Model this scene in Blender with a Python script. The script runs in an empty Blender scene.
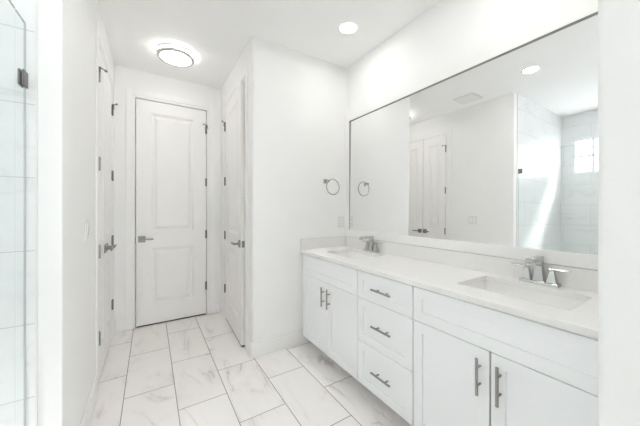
import bpy, bmesh, math, random
from mathutils import Vector, Matrix
PI = math.pi
C = bpy.context.scene.collection

# ------------------------------------------------------------------ camera, world, sun, exposure
cam_d = bpy.data.cameras.new('camera')
cam = bpy.data.objects.new('camera', cam_d)
C.objects.link(cam)
cam.location = (0, 0, 1.2625)
cam.rotation_euler = (PI / 2, 0, -0.562)
cam_d.sensor_width = 36
cam_d.lens = 269.565 / 640 * 36
cam_d.shift_y = -3.86 / 640
cam_d.clip_start = 0.02
bpy.context.scene.camera = cam

world = bpy.data.worlds.new('daylight')
bpy.context.scene.world = world
world.use_nodes = True
bg = world.node_tree.nodes['Background']
bg.inputs['Color'].default_value = (0.92, 0.955, 1.0, 1)
bg.inputs['Strength'].default_value = 2.6

sun_d = bpy.data.lights.new('sun', 'SUN')
sun_d.energy = 3.2
sun_d.angle = math.radians(13)
sun_d.color = (1.0, 0.97, 0.92)
sun = bpy.data.objects.new('sun', sun_d)
C.objects.link(sun)
sun.rotation_euler = Vector((1.55, 1.0, -1.95)).to_track_quat('-Z', 'Y').to_euler()

vs = bpy.context.scene.view_settings
vs.view_transform = 'Standard'
vs.look = 'None'
vs.gamma = 1.0
vs.use_curve_mapping = False
vs.exposure = 1.76
cy = bpy.context.scene.cycles
cy.max_bounces = 16
cy.diffuse_bounces = 10
cy.transparent_max_bounces = 16
CAN_POWER = 18.5       # emission of each recessed downlight lens
DRUM_POWER = 3.6       # emission of the flush drum light

# ------------------------------------------------------------------ dimensions (metres)
H = 2.739
XL, XR, YT, YB, XW = -0.313, 0.736, 2.246, 3.458, 1.742
XM = 1.742             # mirror plane
YS = 1.536             # end of the left wall / tiled wall of the shower
XS = -1.874            # far wall of the shower
YR = -2.6              # wall behind the camera
DH = 2.441             # door height
HZ = (2.192, 1.567, 0.948, 0.334)

# ------------------------------------------------------------------ materials
def new_mat(name):
    m = bpy.data.materials.new(name)
    m.use_nodes = True
    return m, m.node_tree, m.node_tree.nodes['Principled BSDF']

def plain(name, col, rough=0.5, metal=0.0, spec=0.5, coat=0.0, vary=0.012, scale=6.0, bump=0.0, bscale=300):
    m, t, p = new_mat(name)
    p.inputs['Roughness'].default_value = rough
    p.inputs['Metallic'].default_value = metal
    p.inputs['Specular IOR Level'].default_value = spec
    p.inputs['Coat Weight'].default_value = coat
    tc = t.nodes.new('ShaderNodeTexCoord')
    n = t.nodes.new('ShaderNodeTexNoise')
    n.inputs['Scale'].default_value = scale
    t.links.new(tc.outputs['Object'], n.inputs['Vector'])
    mx = t.nodes.new('ShaderNodeMix')
    mx.data_type = 'RGBA'
    mx.inputs['A'].default_value = tuple(max(0, c - vary) for c in col) + (1,)
    mx.inputs['B'].default_value = tuple(min(1, c + vary) for c in col) + (1,)
    t.links.new(n.outputs['Fac'], mx.inputs['Factor'])
    t.links.new(mx.outputs['Result'], p.inputs['Base Color'])
    if bump:
        n2 = t.nodes.new('ShaderNodeTexNoise')
        n2.inputs['Scale'].default_value = bscale
        t.links.new(tc.outputs['Object'], n2.inputs['Vector'])
        b = t.nodes.new('ShaderNodeBump')
        b.inputs['Strength'].default_value = bump
        b.inputs['Distance'].default_value = 0.001
        t.links.new(n2.outputs['Fac'], b.inputs['Height'])
        t.links.new(b.outputs['Normal'], p.inputs['Normal'])
    return m

def marble_tile(name, ax_u, ax_v, u0, v0, bw, bh, base, vein, grout, rough=0.28, vein_amt=0.55, joint=0.0028, soft=0.0):
    """Marble-look tiles in running bond: u = ax_u runs along the long side, v = ax_v along the short side."""
    m, t, p = new_mat(name)
    L = t.links.new
    N = t.nodes.new
    tc = N('ShaderNodeTexCoord')
    sx = N('ShaderNodeSeparateXYZ')
    L(tc.outputs['Object'], sx.inputs[0])
    def off(o, d):
        a = N('ShaderNodeMath'); a.operation = 'SUBTRACT'; a.inputs[1].default_value = d
        L(sx.outputs[o], a.inputs[0]); return a.outputs[0]
    cb = N('ShaderNodeCombineXYZ')
    L(off(ax_u, u0), cb.inputs[0]); L(off(ax_v, v0), cb.inputs[1])
    br = N('ShaderNodeTexBrick')
    br.offset = 0.5; br.offset_frequency = 2; br.squash = 1.0
    br.inputs['Scale'].default_value = 1.0
    br.inputs['Brick Width'].default_value = bw
    br.inputs['Row Height'].default_value = bh
    br.inputs['Mortar Size'].default_value = joint
    br.inputs['Mortar Smooth'].default_value = 0.3
    br.inputs['Bias'].default_value = 0.0
    br.inputs['Color1'].default_value = (0, 0, 0, 1)
    br.inputs['Color2'].default_value = (1, 1, 1, 1)
    br.inputs['Mortar'].default_value = (0.5, 0.5, 0.5, 1)
    L(cb.outputs[0], br.inputs['Vector'])
    # every tile gets its own piece of marble
    rnd = N('ShaderNodeVectorMath'); rnd.operation = 'SCALE'; rnd.inputs['Scale'].default_value = 9.0
    L(br.outputs['Color'], rnd.inputs[0])
    mp = N('ShaderNodeMapping')
    mp.inputs['Rotation'].default_value = (0, 0, math.radians(32))
    mp.inputs['Scale'].default_value = (1.3, 3.6, 1)
    L(cb.outputs[0], mp.inputs['Vector'])
    ad = N('ShaderNodeVectorMath'); ad.operation = 'ADD'
    L(mp.outputs[0], ad.inputs[0]); L(rnd.outputs[0], ad.inputs[1])
    n1 = N('ShaderNodeTexNoise')
    n1.inputs['Scale'].default_value = 1.15; n1.inputs['Detail'].default_value = 6; n1.inputs['Distortion'].default_value = 0.9
    n1.inputs['Roughness'].default_value = 0.55
    L(ad.outputs[0], n1.inputs['Vector'])
    d = N('ShaderNodeMath'); d.operation = 'SUBTRACT'; d.inputs[1].default_value = 0.5; L(n1.outputs['Fac'], d.inputs[0])
    a = N('ShaderNodeMath'); a.operation = 'ABSOLUTE'; L(d.outputs[0], a.inputs[0])
    r = N('ShaderNodeMapRange'); r.inputs['From Min'].default_value = 0.0; r.inputs['From Max'].default_value = 0.022
    r.inputs['To Min'].default_value = 1.0; r.inputs['To Max'].default_value = 0.0
    L(a.outputs[0], r.inputs['Value'])
    n2 = N('ShaderNodeTexNoise'); n2.inputs['Scale'].default_value = 1.4; n2.inputs['Detail'].default_value = 3
    L(ad.outputs[0], n2.inputs['Vector'])
    r2 = N('ShaderNodeMapRange'); r2.inputs['From Min'].default_value = 0.45; r2.inputs['From Max'].default_value = 0.68
    L(n2.outputs['Fac'], r2.inputs['Value'])
    mu = N('ShaderNodeMath'); mu.operation = 'MULTIPLY'; L(r.outputs[0], mu.inputs[0]); L(r2.outputs[0], mu.inputs[1])
    # soft clouds
    r3 = N('ShaderNodeMapRange'); r3.inputs['From Min'].default_value = 0.0; r3.inputs['From Max'].default_value = 0.10
    r3.inputs['To Min'].default_value = 0.30; r3.inputs['To Max'].default_value = 0.0
    L(a.outputs[0], r3.inputs['Value'])
    m3 = N('ShaderNodeMath'); m3.operation = 'MULTIPLY'; L(r3.outputs[0], m3.inputs[0]); L(r2.outputs[0], m3.inputs[1])
    mxx = N('ShaderNodeMath'); mxx.operation = 'MAXIMUM'; L(mu.outputs[0], mxx.inputs[0]); L(m3.outputs[0], mxx.inputs[1])
    sc = N('ShaderNodeMath'); sc.operation = 'MULTIPLY'; sc.inputs[1].default_value = vein_amt; L(mxx.outputs[0], sc.inputs[0])
    mc = N('ShaderNodeMix'); mc.data_type = 'RGBA'
    mc.inputs['A'].default_value = base + (1,); mc.inputs['B'].default_value = vein + (1,)
    L(sc.outputs[0], mc.inputs['Factor'])
    mg = N('ShaderNodeMix'); mg.data_type = 'RGBA'
    mg.inputs['B'].default_value = grout + (1,)
    L(mc.outputs['Result'], mg.inputs['A']); L(br.outputs['Fac'], mg.inputs['Factor'])
    L(mg.outputs['Result'], p.inputs['Base Color'])
    rr = N('ShaderNodeMapRange'); rr.inputs['To Min'].default_value = rough; rr.inputs['To Max'].default_value = 0.8
    L(br.outputs['Fac'], rr.inputs['Value']); L(rr.outputs[0], p.inputs['Roughness'])
    b = N('ShaderNodeBump'); b.inputs['Strength'].default_value = 0.25; b.inputs['Distance'].default_value = 0.001; b.invert = True
    L(br.outputs['Fac'], b.inputs['Height']); L(b.outputs['Normal'], p.inputs['Normal'])
    return m

def pane(name, tint, refl=1.14):
    """Clear architectural glass: light passes straight through, a fresnel share is mirrored."""
    m = bpy.data.materials.new(name); m.use_nodes = True
    t = m.node_tree; t.nodes.clear()
    o = t.nodes.new('ShaderNodeOutputMaterial')
    tr = t.nodes.new('ShaderNodeBsdfTransparent'); tr.inputs[0].default_value = tint + (1,)
    gl = t.nodes.new('ShaderNodeBsdfGlossy'); gl.inputs['Roughness'].default_value = 0.0
    fr0 = t.nodes.new('ShaderNodeFresnel'); fr0.inputs[0].default_value = refl
    ge = t.nodes.new('ShaderNodeNewGeometry')
    iv = t.nodes.new('ShaderNodeMath'); iv.operation = 'SUBTRACT'; iv.inputs[0].default_value = 1.0
    t.links.new(ge.outputs['Backfacing'], iv.inputs[1])
    fr = t.nodes.new('ShaderNodeMath'); fr.operation = 'MULTIPLY'
    t.links.new(fr0.outputs[0], fr.inputs[0]); t.links.new(iv.outputs[0], fr.inputs[1])
    mx = t.nodes.new('ShaderNodeMixShader')
    t.links.new(fr.outputs[0], mx.inputs[0]); t.links.new(tr.outputs[0], mx.inputs[1]); t.links.new(gl.outputs[0], mx.inputs[2])
    t.links.new(mx.outputs[0], o.inputs[0])
    return m

def emit(name, col, strength):
    m, t, p = new_mat(name)
    p.inputs['Base Color'].default_value = (0.9, 0.9, 0.9, 1)
    p.inputs['Emission Color'].default_value = col + (1,)
    p.inputs['Emission Strength'].default_value = strength
    return m

M_WALL = plain('wall_paint', (0.90, 0.896, 0.885), 0.6, spec=0.3, bump=0.12, bscale=220)
M_CEIL = plain('ceiling_paint', (0.94, 0.938, 0.93), 0.8, spec=0.2, bump=0.1)
M_TRIM = plain('trim_enamel', (0.90, 0.896, 0.885), 0.35)
M_DOOR = plain('door_enamel', (0.885, 0.875, 0.855), 0.38)
M_CAB = plain('cabinet_enamel', (0.935, 0.945, 0.955), 0.35)
M_BOX = plain('cabinet_box_gap_shade', (0.30, 0.285, 0.26), 0.6, vary=0.03)  # box coloured dark to paint shade into the seams between fronts
M_QUARTZ = plain('white_quartz', (0.89, 0.88, 0.865), 0.22, vary=0.02, scale=60)
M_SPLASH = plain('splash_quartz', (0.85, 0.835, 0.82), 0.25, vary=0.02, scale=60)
M_CERAMIC = plain('sink_ceramic', (0.94, 0.935, 0.92), 0.12, coat=0.4)
M_NICKEL = plain('brushed_nickel', (0.35, 0.34, 0.325), 0.3, metal=1.0, scale=40)
M_CHROME = plain('polished_nickel', (0.60, 0.595, 0.585), 0.14, metal=1.0, scale=20)
M_STEEL = plain('satin_hinge_metal', (0.26, 0.254, 0.244), 0.35, metal=1.0, scale=40)
M_RING = plain('pale_nickel', (0.62, 0.61, 0.59), 0.35, metal=1.0, scale=40)
M_RINGM = plain('towel_ring_nickel', (0.42, 0.415, 0.405), 0.18, metal=1.0, scale=40)
M_GEDGE = plain('glass_edge', (0.5, 0.55, 0.535), 0.2, vary=0.02)
M_RUBBER = plain('grey_rubber', (0.25, 0.25, 0.25), 0.7)
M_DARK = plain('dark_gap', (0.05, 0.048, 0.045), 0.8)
M_PLATE = plain('switch_plastic', (0.79, 0.78, 0.77), 0.3)
M_SLOT = plain('slot_shadow', (0.12, 0.12, 0.12), 0.6)
M_VINYL = plain('window_vinyl', (0.86, 0.87, 0.87), 0.35)
M_CHANNEL = plain('mirror_edge', (0.34, 0.34, 0.33), 0.4, metal=1.0)
M_FLOOR = marble_tile('floor_marble_tile', 'Y', 'X', 2.21 - 6.1 - 0.305, -0.15 - 0.298 * 10, 0.61, 0.298,
                      (0.945, 0.912, 0.892), (0.46, 0.39, 0.38), (0.33, 0.30, 0.28), vein_amt=0.75)
M_TILE_N = marble_tile('shower_marble_tile', 'X', 'Z', -3.0, 0.803 - 0.2928 * 4, 0.60, 0.2928,
                       (0.82, 0.835, 0.835), (0.45, 0.47, 0.48), (0.60, 0.62, 0.62), vein_amt=0.4, joint=0.002)
M_TILE_W = marble_tile('shower_marble_tile_side', 'Y', 'Z', -3.0, 0.803 - 0.2928 * 4, 0.60, 0.2928,
                       (0.82, 0.835, 0.835), (0.45, 0.47, 0.48), (0.60, 0.62, 0.62), vein_amt=0.4, joint=0.002)
M_GLASS = pane('shower_glass', (0.982, 0.993, 0.99))
M_WGLASS = pane('window_glass', (0.97, 0.98, 0.98))
M_LENS = emit('downlight_lens', (1.0, 0.985, 0.965), CAN_POWER)
M_DRUM = emit('drum_diffuser', (1.0, 0.985, 0.965), DRUM_POWER)
m, t, p = new_mat('mirror_silver')
p.inputs['Base Color'].default_value = (0.93, 0.935, 0.93, 1)
p.inputs['Metallic'].default_value = 1.0
p.inputs['Roughness'].default_value = 0.0
M_MIRROR = m

# ------------------------------------------------------------------ mesh helpers
def box(bm, x0, x1, y0, y1, z0, z1, bev=0.0):
    n0 = len(bm.verts)
    vs_ = [bm.verts.new((x, y, z)) for x in (x0, x1) for y in (y0, y1) for z in (z0, z1)]
    f = [(0, 1, 3, 2), (4, 6, 7, 5), (0, 4, 5, 1), (2, 3, 7, 6), (0, 2, 6, 4), (1, 5, 7, 3)]
    fs = [bm.faces.new([vs_[i] for i in q]) for q in f]
    if bev > 0:
        es = list({e for fc in fs for e in fc.edges})
        bmesh.ops.bevel(bm, geom=es, offset=bev, segments=2, profile=0.5, affect='EDGES')

def prism(bm, pts, z0, z1):
    a = [bm.verts.new((x, y, z0)) for x, y in pts]
    b = [bm.verts.new((x, y, z1)) for x, y in pts]
    n = len(pts)
    bm.faces.new(a[::-1]); bm.faces.new(b)
    for i in range(n):
        bm.faces.new((a[i], a[(i + 1) % n], b[(i + 1) % n], b[i]))

def cyl(bm, p0, p1, r0, r1=None, seg=20, cap=True):
    r1 = r0 if r1 is None else r1
    p0, p1 = Vector(p0), Vector(p1)
    d = (p1 - p0).normalized()
    q = d.to_track_quat('Z', 'Y').to_matrix()
    ra, rb = [], []
    for i in range(seg):
        a = 2 * PI * i / seg
        v = q @ Vector((math.cos(a), math.sin(a), 0))
        ra.append(bm.verts.new(p0 + v * r0)); rb.append(bm.verts.new(p1 + v * r1))
    for i in range(seg):
        bm.faces.new((ra[i], ra[(i + 1) % seg], rb[(i + 1) % seg], rb[i]))
    if cap:
        bm.faces.new(ra[::-1]); bm.faces.new(rb)

def lathe(bm, prof, seg=48, c=(0, 0, 0)):
    rings = []
    for r, z in prof:
        if r < 1e-6:
            rings.append([bm.verts.new((c[0], c[1], c[2] + z))])
        else:
            rings.append([bm.verts.new((c[0] + r * math.cos(2 * PI * i / seg), c[1] + r * math.sin(2 * PI * i / seg), c[2] + z)) for i in range(seg)])
    for A, B in zip(rings, rings[1:]):
        for i in range(seg):
            j = (i + 1) % seg
            if len(A) == 1 and len(B) == 1: continue
            if len(A) == 1: bm.faces.new((A[0], B[j], B[i]))
            elif len(B) == 1: bm.faces.new((A[i], A[j], B[0]))
            else: bm.faces.new((A[i], A[j], B[j], B[i]))

def torus(bm, c, R, r, axis='Y', seg=48, rs=12):
    rings = []
    for i in range(seg):
        a = 2 * PI * i / seg
        ring = []
        for j in range(rs):
            b = 2 * PI * j / rs
            u = (R + r * math.cos(b)) * math.cos(a); v = (R + r * math.cos(b)) * math.sin(a); w = r * math.sin(b)
            p_ = {'Y': (u, w, v), 'Z': (u, v, w), 'X': (w, u, v)}[axis]
            ring.append(bm.verts.new((c[0] + p_[0], c[1] + p_[1], c[2] + p_[2])))
        rings.append(ring)
    for i in range(seg):
        for j in range(rs):
            bm.faces.new((rings[i][j], rings[(i + 1) % seg][j], rings[(i + 1) % seg][(j + 1) % rs], rings[i][(j + 1) % rs]))

def frustum(bm, c, a0, b0, a1, b1, z0, z1, dx=0, dy=0):
    """Rectangular frustum: half sizes (a, b) at z0 and z1, the top shifted by dx, dy."""
    lo = [bm.verts.new((c[0] + s * a0, c[1] + t_ * b0, z0)) for s, t_ in ((-1, -1), (1, -1), (1, 1), (-1, 1))]
    hi = [bm.verts.new((c[0] + dx + s * a1, c[1] + dy + t_ * b1, z1)) for s, t_ in ((-1, -1), (1, -1), (1, 1), (-1, 1))]
    bm.faces.new(lo[::-1]); bm.faces.new(hi)
    for i in range(4):
        bm.faces.new((lo[i], lo[(i + 1) % 4], hi[(i + 1) % 4], hi[i]))

def panelled(bm, w, h, t_, panels, profile):
    """Slab in the local XZ plane, front at y=0 looking towards -Y, with recessed/raised panels in its front."""
    xs = sorted({0, w} | {p_[0] for p_ in panels} | {p_[1] for p_ in panels})
    zs = sorted({0, h} | {p_[2] for p_ in panels} | {p_[3] for p_ in panels})
    V = {}
    def v(x, y, z):
        k = (round(x, 5), round(y, 5), round(z, 5))
        if k not in V: V[k] = bm.verts.new((x, y, z))
        return V[k]
    for i in range(len(xs) - 1):
        for j in range(len(zs) - 1):
            x0, x1, z0, z1 = xs[i], xs[i + 1], zs[j], zs[j + 1]
            if any(abs(x0 - p_[0]) < 1e-6 and abs(x1 - p_[1]) < 1e-6 and abs(z0 - p_[2]) < 1e-6 and abs(z1 - p_[3]) < 1e-6 for p_ in panels):
                prev = [(x0, z0), (x1, z0), (x1, z1), (x0, z1)]; pd = 0
                for ins, dep in profile:
                    cur = [(x0 + ins, z0 + ins), (x1 - ins, z0 + ins), (x1 - ins, z1 - ins), (x0 + ins, z1 - ins)]
                    for k in range(4):
                        a, b = prev[k], prev[(k + 1) % 4]; c2, d2 = cur[(k + 1) % 4], cur[k]
                        bm.faces.new((v(a[0], pd, a[1]), v(b[0], pd, b[1]), v(c2[0], dep, c2[1]), v(d2[0], dep, d2[1])))
                    prev, pd = cur, dep
                bm.faces.new([v(q[0], pd, q[1]) for q in prev])
            else:
                bm.faces.new((v(x0, 0, z0), v(x1, 0, z0), v(x1, 0, z1), v(x0, 0, z1)))
    # sides and back
    bx_ = [v(x, 0, 0) for x in xs]; tx_ = [v(x, 0, h) for x in xs]
    lz = [v(0, 0, z) for z in zs]; rz = [v(w, 0, z) for z in zs]
    bm.faces.new([v(w, t_, 0), v(0, t_, 0), v(0, t_, h), v(w, t_, h)])
    bm.faces.new(bx_[::-1] + [v(0, t_, 0), v(w, t_, 0)])
    bm.faces.new(tx_ + [v(w, t_, h), v(0, t_, h)])
    bm.faces.new(lz + [v(0, t_, h), v(0, t_, 0)])
    bm.faces.new(rz[::-1] + [v(w, t_, 0), v(w, t_, h)])

def obj(name, bm, mat, parent=None, smooth=False, bevel=0.0):
    bmesh.ops.recalc_face_normals(bm, faces=bm.faces)
    me = bpy.data.meshes.new(name)
    bm.to_mesh(me); bm.free()
    me.materials.append(mat)
    o = bpy.data.objects.new(name, me)
    C.objects.link(o)
    if parent: o.parent = parent
    if smooth:
        for p_ in me.polygons: p_.use_smooth = True
        md = o.modifiers.new('edges', 'EDGE_SPLIT'); md.split_angle = math.radians(38)
    if bevel:
        md = o.modifiers.new('bevel', 'BEVEL'); md.width = bevel; md.segments = 2; md.limit_method = 'ANGLE'; md.angle_limit = math.radians(40)
    return o

def thing(name, label, cat, loc=(0, 0, 0), rz=0, group=None):
    o = bpy.data.objects.new(name, None)
    C.objects.link(o)
    o.empty_display_size = 0.05
    o.location = loc; o.rotation_euler = (0, 0, rz)
    o['label'] = label; o['category'] = cat
    if group: o['group'] = group
    return o

def tag(o, label, cat, group=None):
    o['label'] = label; o['category'] = cat
    if group: o['group'] = group
    return o

def struct(name, bm, mat, parent=None, bevel=0.0, label=None):
    o = obj(name, bm, mat, parent, bevel=bevel)
    if not parent: o['kind'] = 'structure'
    if label: o['label'] = label
    return o

def dup(root, loc, rz, label):
    r = root.copy(); C.objects.link(r); r.location = loc; r.rotation_euler = (0, 0, rz)
    r['label'] = label
    for ch in list(root.children):
        c_ = ch.copy(); C.objects.link(c_); c_.parent = r
        for g in list(ch.children):
            d_ = g.copy(); C.objects.link(d_); d_.parent = c_
    return r

B = bmesh.new
def bx(name, *a, mat=M_WALL, parent=None, bevel=0.0):
    bm = B(); box(bm, *a)
    return struct(name, bm, mat, parent, bevel)

def arc(cx, cy, r, a0, a1, n=8):
    return [(cx + r * math.cos(math.radians(a0 + (a1 - a0) * i / n)), cy + r * math.sin(math.radians(a0 + (a1 - a0) * i / n))) for i in range(n + 1)]

# ------------------------------------------------------------------ room shell
bx('floor', XS - 0.12, XW + 0.12, YR - 0.12, YB + 0.35, -0.1, 0, mat=M_FLOOR)
bx('ceiling', XS - 0.12, XW + 0.12, YR - 0.12, YB + 0.35, H, H + 0.1, mat=M_CEIL)
bx('wall_right', XW, XW + 0.12, YR - 0.12, YB + 0.35, 0, H)

# back wall with the recess of its door
DX0, DX1 = -0.130, 0.569
bm = B()
box(bm, XS - 0.12, DX0 - 0.004, YB, YB + 0.2, 0, H)
box(bm, DX1 + 0.004, XW, YB, YB + 0.2, 0, H)
box(bm, DX0 - 0.004, DX1 + 0.004, YB, YB + 0.2, DH + 0.004, H)
box(bm, XS - 0.12, XW, YB + 0.2, YB + 0.35, 0, H)
struct('wall_back', bm, M_WALL)

# left wall: double door opening, rounded near corner
LY0, LY1 = 2.437, 3.244
bm = B()
prism(bm, [(XL - 0.16, YS)] + arc(XL - 0.004, YS + 0.004, 0.004, -90, 0, 6) + [(XL, LY0 - 0.004), (XL - 0.12, LY0 - 0.004), (XL - 0.12, YS + 0.12), (XL - 0.16, YS + 0.12)], 0, H)
box(bm, XL - 0.12, XL, LY1 + 0.004, YB, 0, H)
box(bm, XL - 0.12, XL, LY0 - 0.004, LY1 + 0.004, DH + 0.004, H)
box(bm, XS, XL - 0.16, YS, YS + 0.12, 0, H)
struct('wall_left', bm, M_WALL)

# wall between the closet door and the vanity, rounded corner
bm = B()
prism(bm, arc(XR + 0.02, YT + 0.02, 0.02, 180, 270, 8) + [(XW, YT), (XW, YT + 0.14), (XR, YT + 0.14)], 0, H)
struct('wall_middle', bm, M_WALL)
RY0, RY1 = 2.452, 3.218
bm = B()
box(bm, XR, XR + 0.12, YT + 0.14, RY0 - 0.014, 0, H)
box(bm, XR, XR + 0.12, RY1 + 0.004, YB, 0, H)
box(bm, XR, XR + 0.12, RY0 - 0.014, RY1 + 0.004, DH + 0.004, H)
struct('wall_alcove', bm, M_WALL)

# wall end beside the camera, rounded corners; the vanity ends behind it
bm = B()
XE = 0.772
prism(bm, arc(XE + 0.012, 0.153, 0.012, 90, 180, 8) + arc(XE + 0.012, 0.052, 0.012, 180, 270, 8) + [(XW, 0.04), (XW, 0.165)], 0, H)
struct('wall_near', bm, M_WALL)

# outer wall on the shower side with a high window
WY0, WY1, WZ0, WZ1 = 0.575, 1.410, 1.835, 2.365
bm = B()
box(bm, XS - 0.05, XS, YR - 0.12, WY0, 0, H)
box(bm, XS - 0.05, XS, WY1, YB, 0, H)
box(bm, XS - 0.05, XS, WY0, WY1, 0, WZ0)
box(bm, XS - 0.05, XS, WY0, WY1, WZ1, H)
struct('wall_shower_outer', bm, M_WALL)
bx('wall_shower_end', XS, -0.38, -0.25, -0.13, 0, H)

# wall behind the camera; its wide window is added for fill daylight
RX0, RX1, RZ0, RZ1 = 0.17, 1.5, 0.8, 2.15
bm = B()
box(bm, XS, RX0, YR - 0.12, YR, 0, H)
box(bm, RX1, XW, YR - 0.12, YR, 0, H)
box(bm, RX0, RX1, YR - 0.12, YR, 0, RZ0)
box(bm, RX0, RX1, YR - 0.12, YR, RZ1, H)
struct('wall_rear', bm, M_WALL)

# tiled faces of the shower
bx('wall_shower_tile', XS + 0.006, -0.392, YS - 0.008, YS, 0, H, mat=M_TILE_N)
bm = B()
box(bm, XS, XS + 0.006, -0.13, WY0, 0, H)
box(bm, XS, XS + 0.006, WY1, YS, 0, H)
box(bm, XS, XS + 0.006, WY0, WY1, 0, WZ0)
box(bm, XS, XS + 0.006, WY0, WY1, WZ1, H)
struct('wall_shower_window_side', bm, M_TILE_W)
bx('wall_shower_tile_near', XS + 0.006, -0.392, -0.13, -0.122, 0, H, mat=M_TILE_N)
bx('trim_1', -0.392, -0.386, YS - 0.010, YS, 0, H, mat=M_PLATE)
bx('trim_2', -0.47, -0.38, -0.12, YS - 0.008, 0, 0.09, mat=M_QUARTZ, bevel=0.004)   # shower kerb

# ------------------------------------------------------------------ windows
def window(name, along, c0, c1, z0, z1, pos, depth, cols, rows, fw=0.05):
    """along = 'Y' (in a wall of constant x = pos..pos+depth) or 'X'."""
    def bb(bm, a0, a1, d0, d1, z0_, z1_):
        if along == 'Y': box(bm, d0, d1, a0, a1, z0_, z1_)
        else: box(bm, a0, a1, d0, d1, z0_, z1_)
    d0, d1 = pos, pos + depth
    bm = B()
    bb(bm, c0, c0 + fw, d0, d1, z0, z1); bb(bm, c1 - fw, c1, d0, d1, z0, z1)
    bb(bm, c0 + fw, c1 - fw, d0, d1, z0, z0 + fw); bb(bm, c0 + fw, c1 - fw, d0, d1, z1 - fw, z1)
    o = struct(name, bm, M_VINYL)
    bm = B()
    dm = (d0 + d1) / 2
    for i in range(1, cols):
        a = c0 + fw + (c1 - c0 - 2 * fw) * i / cols
        bb(bm, a - 0.014, a + 0.014, dm - 0.008, dm + 0.008, z0 + fw, z1 - fw)
    for i in range(1, rows):
        z = z0 + fw + (z1 - z0 - 2 * fw) * i / rows
        bb(bm, c0 + fw, c1 - fw, dm - 0.0075, dm + 0.0075, z - 0.014, z + 0.014)
    obj('muntins', bm, M_VINYL, o)
    bm = B(); bb(bm, c0 + fw, c1 - fw, dm - 0.002, dm + 0.002, z0 + fw, z1 - fw)
    obj('pane', bm, M_WGLASS, o)
    return o
window('window_1', 'Y', WY0, WY1, WZ0, WZ1, XS - 0.042, 0.03, 4, 2, 0.036)
window('window_fill_2', 'X', RX0, RX1, RZ0, RZ1, YR - 0.09, 0.06, 3, 2, 0.05)  # unseen opening, added to let in fill daylight

# ------------------------------------------------------------------ casings and baseboards
def casing(name, y_fix, a0, a1, top, axis, sgn, w=0.085, ta=0.014, tb=0.009, g=0.006):
    """Door casing around the opening a0..a1 with the wall plane at y_fix, sticking out along sgn."""
    bm = B()
    def bb(u0, u1, z0, z1, d):
        lo, hi = sorted((y_fix, y_fix + sgn * d))
        if axis == 'X': box(bm, u0, u1, lo, hi, z0, z1)
        else: box(bm, lo, hi, u0, u1, z0, z1)
    # outer band thicker than the inner one
    bb(a0 - w, a0 - w * 0.35, 0, top + w, ta); bb(a0 - w * 0.35, a0 - g, 0, top + w * 0.35, tb)
    bb(a1 + w * 0.35, a1 + w, 0, top + w, ta); bb(a1 + g, a1 + w * 0.35, 0, top + w * 0.35, tb)
    bb(a0 - w * 0.35, a1 + w * 0.35, top + w * 0.35, top + w, ta); bb(a0 - g, a1 + g, top + g, top + w * 0.35, tb)
    return struct(name, bm, M_TRIM, bevel=0.003)
casing('trim_3', YB, DX0, DX1, DH, 'X', -1)
casing('trim_4', XL, LY0, LY1, DH, 'Y', 1, 0.09, 0.010, 0.005)
casing('trim_5', XR, RY0, RY1, DH, 'Y', -1, 0.085, 0.012, 0.008, 0.013)

def baseboard(name, segs):
    bm = B()
    for x0, x1, y0, y1, nx, ny in segs:
        # nx, ny: direction in which the board sticks out of its wall
        def lay(d, z0, z1):
            if nx: 
                lo, hi = sorted((x0, x0 + nx * d)); box(bm, lo, hi, y0, y1, z0, z1)
            else:
                lo, hi = sorted((y0, y0 + ny * d)); box(bm, x0, x1, lo, hi, z0, z1)
        lay(0.014, 0, 0.112); lay(0.009, 0.112, 0.133)
    return struct(name, bm, M_TRIM, bevel=0.002)
baseboard('baseboard_left', [(XL, 0, YS + 0.012, LY0 - 0.09, 1, 0), (XL, 0, LY1 + 0.09, YB, 1, 0)])
baseboard('baseboard_back', [(XL + 0.014, DX0 - 0.085, YB, 0, 0, -1), (DX1 + 0.085, XR, YB, 0, 0, -1)])
baseboard('baseboard_middle', [(XR - 0.012, 1.26, YT, 0, 0, -1)])
baseboard('baseboard_alcove', [(XR, 0, YT + 0.003, RY0 - 0.085, -1, 0), (XR, 0, RY1 + 0.085, YB - 0.014, -1, 0)])

# ------------------------------------------------------------------ doors
DPROF = [(0.008, 0.003), (0.026, 0.013), (0.036, 0.013), (0.064, 0.002)]
def hinge_parts(door, x, stop_dir, top_stop=True, sdir=1):
    for i, z in enumerate(HZ):
        bm = B()
        for k in range(3):
            cyl(bm, (x, -0.009, z - 0.045 + k * 0.0303), (x, -0.009, z - 0.045 + k * 0.0303 + 0.0293), 0.0075, seg=14)
        cyl(bm, (x, -0.009, z + 0.045), (x, -0.009, z + 0.050), 0.005, seg=12)
        cyl(bm, (x, -0.009, z - 0.050), (x, -0.009, z - 0.045), 0.005, seg=12)
        box(bm, x - 0.013, x + 0.013, -0.0015, 0.0005, z - 0.045, z + 0.045)
        obj('hinge', bm, M_STEEL, door)
    if top_stop:
        z = HZ[0] + 0.048
        bm = B()
        box(bm, x - 0.010, x + 0.010, -0.020, -0.001, z, z + 0.009)
        cyl(bm, (x, -0.018, z + 0.005), (x + stop_dir * 0.034, -0.040, z + 0.005), 0.0045, seg=12)
        cyl(bm, (x + stop_dir * 0.034, -0.040, z + 0.005), (x + stop_dir * 0.041, -0.0435, z + 0.005), 0.009, 0.009, seg=14)
        cyl(bm, (x, -0.014, z + 0.004), (x - stop_dir * 0.018, -0.016, z - 0.03), 0.0045, seg=12)
        obj('door_stop', bm, M_STEEL, door)

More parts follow.
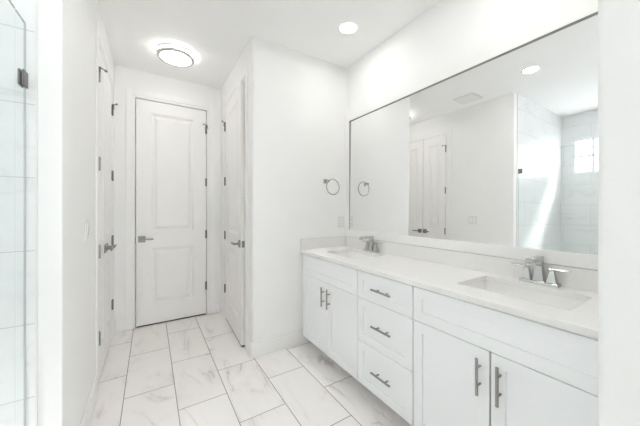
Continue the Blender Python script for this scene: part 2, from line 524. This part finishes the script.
def lever(door, x, z, sdir, L=0.105):
    bm = B()
    box(bm, x - 0.033, x + 0.033, -0.008, 0.0, z - 0.033, z + 0.033, 0.002)
    h = obj('door_handle', bm, M_STEEL, door)
    bm = B()
    cyl(bm, (x, -0.008, z), (x, -0.048, z), 0.011, 0.0095, seg=18)
    a, b = sorted((x - sdir * 0.010, x + sdir * L))
    box(bm, a, b, -0.058, -0.046, z - 0.009, z + 0.009, 0.003)
    obj('lever', bm, M_STEEL, h)

def door(name, w, loc, rz, panels, hinge_x, handle_x, lever_dir, stop_dir, edge_latch=None, label=None):
    bm = B()
    panelled(bm, w, DH - 0.020, 0.035, panels, DPROF)
    d = struct(name, bm, M_DOOR, label=label)
    d.location = loc; d.rotation_euler = (0, 0, rz)
    hinge_parts(d, hinge_x, stop_dir)
    lever(d, handle_x, 0.925, lever_dir)
    if edge_latch is not None:
        bm = B()
        box(bm, edge_latch - 0.0012, edge_latch + 0.0012, 0.005, 0.030, 0.925 - 0.030, 0.925 + 0.030)
        box(bm, edge_latch - 0.008, edge_latch + 0.008, 0.012, 0.024, 0.925 - 0.012, 0.925 + 0.010)
        obj('latch_plate', bm, M_STEEL, d)
    return d
def pan(w, st): return [(st, w - st, 0.205, 0.825), (st, w - st, 0.995, 2.295)]
wb = DX1 - DX0 - 0.004
door('door_1', wb, (DX0 + 0.002, YB, 0.016), 0, pan(wb, 0.130), wb + 0.001, 0.052, 1, -1,
     label='closed white two-panel door with lever handle at the end of the alcove')
bm = B(); box(bm, 0.003, wb - 0.003, 0.004, 0.030, -0.0155, -0.0005)  # dark strip painting the shadow in the gap under the door
obj('gap_shade_strip', bm, M_DARK, bpy.data.objects['door_1'])
# double doors in the left wall: local +X runs along world +Y... front looks to +X
wl = (LY1 - LY0) / 2 - 0.0060
door('door_2', wl, (XL, LY0 + 0.002, 0.016), PI / 2, pan(wl, 0.100), -0.001, wl - 0.045, -1, 1,
     label='nearer leaf of the white double closet doors in the left wall')
door('door_3', wl, (XL, LY1 - 0.002 - wl, 0.016), PI / 2, pan(wl, 0.100), wl + 0.001, 0.045, 1, -1,
     label='farther leaf of the white double closet doors in the left wall')
# closet door in the right wall of the alcove, a little ajar
wr = RY1 - RY0 - 0.014
ang = -PI / 2 - math.asin(0.034 / wr)
door('door_4', wr, (XR, RY1 - 0.002, 0.016), ang, pan(wr, 0.130), -0.001, wr - 0.055, -1, 1, edge_latch=wr,
     label='white two-panel door standing slightly ajar beside the towel ring wall')
bm = B(); box(bm, 0.003, wr - 0.001, 0.004, 0.034, -0.0155, -0.0005)  # same dark strip, shade under the ajar door
obj('gap_shade_strip', bm, M_DARK, bpy.data.objects['door_4'])
# strike plate on the casing of the back door
bx('trim_6', DX0 - 0.004, DX0 - 0.001, YB - 0.014, YB + 0.012, 0.900, 0.965, mat=M_STEEL)

# ------------------------------------------------------------------ vanity
XF = 1.205       # front face of doors and drawers
XC = 1.224       # front of the cabinet boxes
ZB, ZT = 0.085, 0.850
SHK = [(0.0015, 0.0), (0.003, 0.008)]
def front(name, y0, y1, z0, z1, parent, rail=0.052):
    """Shaker front looking to -X; y0<y1."""
    w, h = y1 - y0, z1 - z0
    bm = B(); panelled(bm, w, h, 0.018, [(rail, w - rail, rail, h - rail)], SHK)
    # local +X -> world -Y, local -Y (front) -> world -X
    bm.transform(Matrix.Translation((XF, y1, z0)) @ Matrix.Rotation(-PI / 2, 4, 'Z'))
    return obj(name, bm, M_CAB, parent, bevel=0.0012)
def pull(y, z, vertical, parent, L=0.156):
    bm = B()
    d = Vector((0, 0, 1)) if vertical else Vector((0, 1, 0))
    c = Vector((XF - 0.030, y, z))
    cyl(bm, c - d * L / 2, c + d * L / 2, 0.0062, seg=18)
    for s in (-1, 1):
        q = c + d * s * 0.038
        cyl(bm, (XF, q.y, q.z), (XF - 0.030, q.y, q.z), 0.0048, seg=14)
    return obj('handle', bm, M_NICKEL, parent, smooth=True)
def carcass2(y0, y1, parent):
    # side panels stop above the toe space
    bm = B()
    for a, b in ((y0, y0 + 0.018), (y1 - 0.018, y1)):
        box(bm, XC, XW - 0.002, a, b, ZB, ZT + 0.001)
        box(bm, XC + 0.070, XW - 0.002, a, b, 0.0, ZB)
    box(bm, XC, XW - 0.002, y0 + 0.018, y1 - 0.018, ZB, ZB + 0.018)
    box(bm, XW - 0.014, XW - 0.002, y0 + 0.018, y1 - 0.018, ZB + 0.018, ZT)
    box(bm, XC, XC + 0.018, y0 + 0.018, y1 - 0.018, 0.655, 0.675)
    box(bm, XC, XC + 0.018, y0 + 0.018, y1 - 0.018, ZT - 0.03, ZT)
    obj('body', bm, M_BOX, parent)
    bm = B(); box(bm, XC + 0.070, XC + 0.088, y0 + 0.018, y1 - 0.018, 0.0, ZB)
    obj('toe_kick', bm, M_CAB, parent)

def sink_cab(y0, y1, ysplit, label, filler=None):
    t_ = thing('vanity_cabinet', label, 'cabinet', (0, 0, 0))
    carcass2(y0, y1, t_)
    g = 0.0036
    a = front('false_drawer_front', y0 + g, y1 - g, 0.667, 0.843, t_)
    for s, (p0, p1) in enumerate(((y0 + g, ysplit - g), (ysplit + g, y1 - g))):
        dr = front('door', p0, p1, ZB, 0.663, t_)
        pull(ysplit + (-0.040 if s == 0 else 0.040), 0.549, True, dr)
    if filler:
        bm = B(); box(bm, XC - 0.004, XC + 0.015, y1, filler, ZB, ZT); box(bm, XC + 0.070, XC + 0.088, y1, filler, 0, ZB)
        obj('filler_strip', bm, M_CAB, t_)
    return t_
Y1, Y2, Y3 = 0.968, 1.428, 2.215
sink_cab(0.185, Y1, 0.576, 'white shaker sink cabinet with two doors beside the short near wall')
sink_cab(Y2, Y3, 1.808, 'white shaker sink cabinet with two doors in the corner by the towel ring', YT - 0.001)
t_ = thing('drawer_cabinet', 'white shaker three-drawer cabinet between the two sink cabinets', 'cabinet')
carcass2(Y1, Y2, t_)
for z0, z1, zp in ((0.667, 0.843, 0.755), (0.378, 0.663, 0.522), (ZB, 0.374, 0.232)):
    d = front('drawer', Y1 + 0.0036, Y2 - 0.0036, z0, z1, t_)
    pull(1.188, zp, False, d)

# countertop with two sink cut-outs
CT, CB = 0.880, 0.852
SINKS = [(0.360, 0.805), (1.585, 2.035)]
SX0, SX1 = 1.338, 1.632
ct = thing('countertop', 'long white quartz countertop over the vanity cabinets', 'countertop')
bm = B()
xs = [1.190, SX0, SX1, XW - 0.001]
ys = [0.170, SINKS[0][0], SINKS[0][1], SINKS[1][0], SINKS[1][1], YT - 0.001]
hole = {(1, 1), (1, 3)}
V = {}
def vv(x, y, z):
    k = (round(x, 5), round(y, 5), round(z, 5))
    if k not in V: V[k] = bm.verts.new((x, y, z))
    return V[k]
for i in range(3):
    for j in range(5):
        if (i, j) in hole: continue
        q = [(xs[i], ys[j]), (xs[i + 1], ys[j]), (xs[i + 1], ys[j + 1]), (xs[i], ys[j + 1])]
        bm.faces.new([vv(x, y, CT) for x, y in q]); bm.faces.new([vv(x, y, CB) for x, y in q[::-1]])
        for k, (di, dj) in enumerate(((0, -1), (1, 0), (0, 1), (-1, 0))):
            ni, nj = i + di, j + dj
            if (ni, nj) in hole or not (0 <= ni < 3 and 0 <= nj < 5):
                a, b = q[k], q[(k + 1) % 4]
                bm.faces.new([vv(a[0], a[1], CB), vv(b[0], b[1], CB), vv(b[0], b[1], CT), vv(a[0], a[1], CT)])
obj('slab', bm, M_QUARTZ, ct, bevel=0.0015)
bm = B(); box(bm, XW - 0.020, XW - 0.001, 0.170, YT - 0.001, CT, 0.981, 0.001)
tag(obj('backsplash', bm, M_SPLASH), 'long low quartz backsplash under the mirror frame', 'backsplash')
bm = B(); box(bm, 1.194, XW - 0.020, YT - 0.020, YT - 0.001, CT, 0.981, 0.001)
tag(obj('side_splash', bm, M_SPLASH), 'short quartz side splash against the towel ring wall', 'backsplash')

def sink(y0, y1, label):
    yc = (y0 + y1) / 2
    s = thing('sink', label, 'sink', ((SX0 + SX1) / 2, yc, 0))
    a, b = (SX1 - SX0) / 2 + 0.006, (y1 - y0) / 2 + 0.006
    bm = B()
    def ring(ha, hb, r, z, n=5):
        pts = []
        for (sx_, sy_, a0) in ((1, 1, 0), (-1, 1, 90), (-1, -1, 180), (1, -1, 270)):
            for k in range(n + 1):
                an = math.radians(a0 + 90 * k / n)
                pts.append(bm.verts.new((sx_ * (ha - r) + r * math.cos(an), sy_ * (hb - r) + r * math.sin(an), z)))
        return pts
    levels = [(a + 0.012, b + 0.012, 0.03, CB - 0.001), (a, b, 0.028, CB - 0.001), (a - 0.004, b - 0.004, 0.03, CB - 0.03),
              (a - 0.012, b - 0.012, 0.035, CB - 0.12), (a - 0.035, b - 0.035, 0.04, CB - 0.145), (0.03, 0.03, 0.0299, CB - 0.150)]
    rings = [ring(*l) for l in levels]
    outer = [ring(a - 0.02, b - 0.02, 0.04, CB - 0.160), ring(a + 0.004, b + 0.004, 0.035, CB - 0.13), ring(a + 0.012, b + 0.012, 0.03, CB - 0.012)]
    for A, D in zip(rings, rings[1:]):
        for k in range(len(A)): bm.faces.new((A[k], A[(k + 1) % len(A)], D[(k + 1) % len(A)], D[k]))
    bm.faces.new(rings[-1])
    seq = [outer[0], outer[1], outer[2], rings[0]]
    for A, D in zip(seq, seq[1:]):
        for k in range(len(A)): bm.faces.new((A[k], A[(k + 1) % len(A)], D[(k + 1) % len(A)], D[k]))
    bm.faces.new(outer[0])
    obj('basin', bm, M_CERAMIC, s, smooth=True)
    bm = B(); lathe(bm, [(0, 0.004), (0.012, 0.004), (0.014, 0.002), (0.024, 0.004), (0.028, 0.0)], 28, (0, 0, CB - 0.150))
    obj('drain', bm, M_CHROME, s, smooth=True)
sink(*SINKS[0], 'rectangular white undermount sink nearest the short near wall')
sink(*SINKS[1], 'rectangular white undermount sink in the far corner by the towel ring')

def faucet(yc, label):
    f = thing('faucet', label, 'faucet', (1.690, yc, CT))
    bm = B(); frustum(bm, (0, 0), 0.027, 0.083, 0.024, 0.080, 0.0, 0.016)
    obj('base_plate', bm, M_CHROME, f, bevel=0.002)
    bm = B()
    # tapering square column that leans forward into a flat spout
    frustum(bm, (0, 0), 0.021, 0.024, 0.013, 0.014, 0.016, 0.095)
    frustum(bm, (0, 0), 0.013, 0.014, 0.015, 0.016, 0.095, 0.120, dx=-0.003)
    sp = [(-0.016, 0.116), (0.013, 0.116), (0.014, 0.142), (-0.118, 0.141), (-0.134, 0.132), (-0.134, 0.114), (-0.118, 0.114), (-0.114, 0.124)]
    A = [bm.verts.new((x, -0.0145, z)) for x, z in sp]; D = [bm.verts.new((x, 0.0145, z)) for x, z in sp]
    bm.faces.new(A); bm.faces.new(D[::-1])
    for k in range(len(sp)): bm.faces.new((A[k], A[(k + 1) % len(sp)], D[(k + 1) % len(sp)], D[k]))
    obj('spout', bm, M_CHROME, f, bevel=0.002)
    for s in (-1, 1):
        y = s * 0.053
        bm = B()
        frustum(bm, (0, y), 0.020, 0.021, 0.008, 0.008, 0.016, 0.074)
        frustum(bm, (0, y), 0.009, 0.009, 0.011, 0.011, 0.074, 0.081)
        h = obj('handle', bm, M_CHROME, f, bevel=0.0015)
        bm = B()
        y0_, y1_ = sorted((y - s * 0.012, y + s * 0.070))
        frustum(bm, (0, (y0_ + y1_) / 2), 0.008, (y1_ - y0_) / 2, 0.007, (y1_ - y0_) / 2, 0.081, 0.087)
        obj('lever', bm, M_CHROME, h, bevel=0.0015)
    return f
faucet(0.571, 'polished two-handle faucet behind the sink nearest the short near wall')
faucet(1.810, 'polished two-handle faucet behind the far corner sink')

# ------------------------------------------------------------------ mirror in its white board frame
MY0, MY1, MZ0, MZ1 = 0.240, 2.181, 1.052, 2.165
mr = thing('mirror', 'wide wall mirror in a flat white frame above the vanity', 'mirror')
FW = 0.062
bm = B()
box(bm, XM - 0.016, XM - 0.001, MY0 - FW, MY1 + FW, MZ0 - FW - 0.006, MZ0)
box(bm, XM - 0.016, XM - 0.001, MY0 - FW, MY1 + FW, MZ1, MZ1 + FW)
box(bm, XM - 0.016, XM - 0.001, MY0 - FW, MY0, MZ0, MZ1)
box(bm, XM - 0.016, XM - 0.001, MY1, MY1 + FW, MZ0, MZ1)
obj('frame', bm, M_TRIM, mr, bevel=0.0015)
bm = B()
box(bm, XM - 0.0145, XM - 0.002, MY0, MY1, MZ1 - 0.002, MZ1)
box(bm, XM - 0.0145, XM - 0.002, MY1 - 0.0035, MY1, MZ0, MZ1 - 0.004)
obj('edge_channel', bm, M_CHANNEL, mr)
bm = B()
TL = 0.0095    # the pane stands very slightly proud of the wall at its foot
vsq = [bm.verts.new(c_) for c_ in ((XM - 0.003 - TL, MY0, MZ0), (XM - 0.003 - TL, MY1, MZ0), (XM - 0.003, MY1, MZ1), (XM - 0.003, MY0, MZ1),
                                   (XM - 0.001, MY0, MZ0), (XM - 0.001, MY1, MZ0), (XM - 0.001, MY1, MZ1), (XM - 0.001, MY0, MZ1))]
for q in ((0, 1, 2, 3), (4, 7, 6, 5), (0, 4, 5, 1), (1, 5, 6, 2), (2, 6, 7, 3), (3, 7, 4, 0)):
    bm.faces.new([vsq[i] for i in q])
obj('glass', bm, M_MIRROR, mr)

# ------------------------------------------------------------------ shower glass and clamps
GX = -0.420
def glass_panel(name, y0, y1, label, ends=True):
    bm = B(); box(bm, GX - 0.003, GX + 0.003, y0, y1, 0.095, 1.998)
    o = tag(obj(name, bm, M_GLASS), label, 'shower glass')
    bm = B()
    if ends: box(bm, GX - 0.0031, GX + 0.0031, y1 - 0.001, y1 + 0.0005, 0.095, 1.9985)
    box(bm, GX - 0.0031, GX + 0.0031, y0 + 0.002, y1 - 0.001, 1.997, 1.9985)
    e = obj('polished_edge', bm, M_GEDGE, o); e['label'] = 'grey-green polished glass edge'
    return o
glass_panel('shower_glass_panel', 1.437, YS - 0.011, 'narrow fixed shower glass strip against the marble-tiled wall')
glass_panel('shower_glass_door', -0.115, 1.431, 'tall frameless glass shower screen beside the marble-tiled wall', False)
def clamp(z, label):
    t_ = thing('glass_clamp', label, 'glass clamp', (GX, YS - 0.008, z), 0, 'glass clamps on the tiled wall')
    bm = B()
    box(bm, -0.009, -0.0032, -0.042, -0.001, -0.030, 0.030, 0.001)
    box(bm, 0.0032, 0.009, -0.042, -0.001, -0.030, 0.030, 0.001)
    obj('body', bm, M_STEEL, t_)
    bm = B(); box(bm, -0.009, 0.009, -0.003, 0.0, -0.030, 0.030)
    obj('wall_plate', bm, M_STEEL, t_)
clamp(1.772, 'square metal clamp holding the upper shower glass to the tiled wall')

# ------------------------------------------------------------------ towel ring
tr = thing('towel_ring', 'polished round towel ring on the white wall beside the mirror', 'towel ring', (1.476, YT, 1.540))
bm = B(); frustum(bm, (0, 0), 0.022, 0.022, 0.014, 0.014, 0.0, 0.012)
bm.transform(Matrix.Rotation(PI / 2, 4, 'X'))
cyl(bm, (0, -0.010, 0), (0.0, -0.052, 0), 0.007, 0.006, seg=16)
box(bm, -0.010, 0.013, -0.062, -0.046, -0.010, 0.010, 0.002)
obj('post', bm, M_RINGM, tr)
bm = B(); torus(bm, (0.056, -0.054, -0.058), 0.075, 0.0050, 'Y', 56, 12)
obj('ring', bm, M_RINGM, tr, smooth=True)

# ------------------------------------------------------------------ outlet and switches
def plate(name, label, cat, loc, rz, gangs, kind):
    """Wall plate, front looking to local -Y."""
    t_ = thing(name, label, cat, loc, rz)
    w = 0.070 + 0.046 * (gangs - 1)
    bm = B(); box(bm, -w / 2, w / 2, -0.006, -0.0005, -0.057, 0.057, 0.002)
    obj('cover_plate', bm, M_PLATE, t_)
    for g in range(gangs):
        cx = (g - (gangs - 1) / 2) * 0.046
        if kind == 'outlet':
            bm = B(); box(bm, cx - 0.017, cx + 0.017, -0.008, -0.006, -0.034, 0.034, 0.0006)
            so = obj('socket', bm, M_CERAMIC, t_)
            for s in (-1, 1):
                for q in (-0.00675, 0.00675):
                    bm = B(); box(bm, cx + q - 0.0012, cx + q + 0.0012, -0.0084, -0.0075, s * 0.018 - 0.005, s * 0.018 + 0.005)
                    obj('slot', bm, M_SLOT, so)
        else:
            bm = B()
            prof_ = [(-0.006, -0.033), (-0.0065, -0.033), (-0.0090, 0.033), (-0.006, 0.033)]
            A = [bm.verts.new((cx - 0.0165, y, z)) for y, z in prof_]; D = [bm.verts.new((cx + 0.0165, y, z)) for y, z in prof_]
            bm.faces.new(A); bm.faces.new(D[::-1])
            for k in range(4): bm.faces.new((A[k], A[(k + 1) % 4], D[(k + 1) % 4], D[k]))
            obj('rocker', bm, M_CERAMIC, t_)
plate('wall_outlet', 'white wall outlet low beside the mirror frame above the counter', 'outlet', (1.668, YT, 1.130), 0, 1, 'outlet')
plate('light_switch', 'white double light switch on the left wall near the closet doors', 'light switch', (XL, 2.03, 1.145), PI / 2, 2, 'switch')

# ------------------------------------------------------------------ ceiling lights and vent
def downlight(x, y, label):
    t_ = thing('recessed_light', label, 'ceiling light', (x, y, H), 0, None)
    bm = B(); lathe(bm, [(0.062, -0.001), (0.066, -0.006), (0.076, -0.005), (0.084, 0.0), (0.062, 0.0), (0.062, -0.001)], 48)
    obj('trim_ring', bm, M_CERAMIC, t_, smooth=True)
    bm = B(); lathe(bm, [(0.0, -0.0035), (0.0615, -0.0035), (0.0615, -0.0005), (0.0, -0.0005)], 48)
    obj('lens', bm, M_LENS, t_)
    return t_
can = downlight(1.363, 1.735, 'round recessed ceiling light above the far end of the vanity')
dup(can, (0.142, 1.204, H), 0, 'round recessed ceiling light seen only in the mirror, near the shower')
dup(can, (1.363, 0.62, H), 0, 'added unseen recessed ceiling light above the near end of the vanity')  # unseen lamp, added for extra room light
dup(can, (-1.15, 0.70, H), 0, 'added unseen recessed ceiling light inside the shower')  # unseen lamp, added to brighten the shower

fl = thing('flush_ceiling_light', 'round flush drum ceiling light with two metal rings in the door alcove', 'ceiling light', (0.205, 2.880, H))
R = 0.152
bm = B(); lathe(bm, [(0.0, 0.0), (R - 0.006, 0.0), (R - 0.006, -0.046), (R - 0.016, -0.050), (0.0, -0.051)], 64)
obj('diffuser', bm, M_DRUM, fl, smooth=True)
for z in (-0.009, -0.044):
    bm = B(); lathe(bm, [(R - 0.005, z - 0.008), (R + 0.005, z - 0.008), (R + 0.005, z + 0.006), (R - 0.005, z + 0.006), (R - 0.005, z - 0.008)], 64)
    if z < -0.03:
        lathe(bm, [(R - 0.021, z - 0.0125), (R + 0.005, z - 0.0125), (R + 0.005, z - 0.008), (R - 0.021, z - 0.008), (R - 0.021, z - 0.0125)], 64)
    obj('ring', bm, M_RING, fl)
for k in range(4):
    a = PI / 4 + k * PI / 2
    bm = B()
    cyl(bm, (R * math.cos(a), R * math.sin(a), -0.045), (R * math.cos(a), R * math.sin(a), -0.009), 0.0035, seg=10)
    obj('strut', bm, M_RING, fl)

vt = thing('ceiling_vent', 'square white exhaust fan grille on the ceiling, seen in the mirror', 'vent', (-0.02, 1.95, H))
bm = B(); box(bm, -0.13, 0.13, -0.13, 0.13, -0.012, -0.0005, 0.005)
obj('cover', bm, M_PLATE, vt)
for k in range(9):
    y = -0.096 + k * 0.024
    bm = B()
    box(bm, -0.105, 0.105, y - 0.004, y + 0.004, -0.0135, -0.0115)
    obj('slot', bm, M_VINYL, vt)
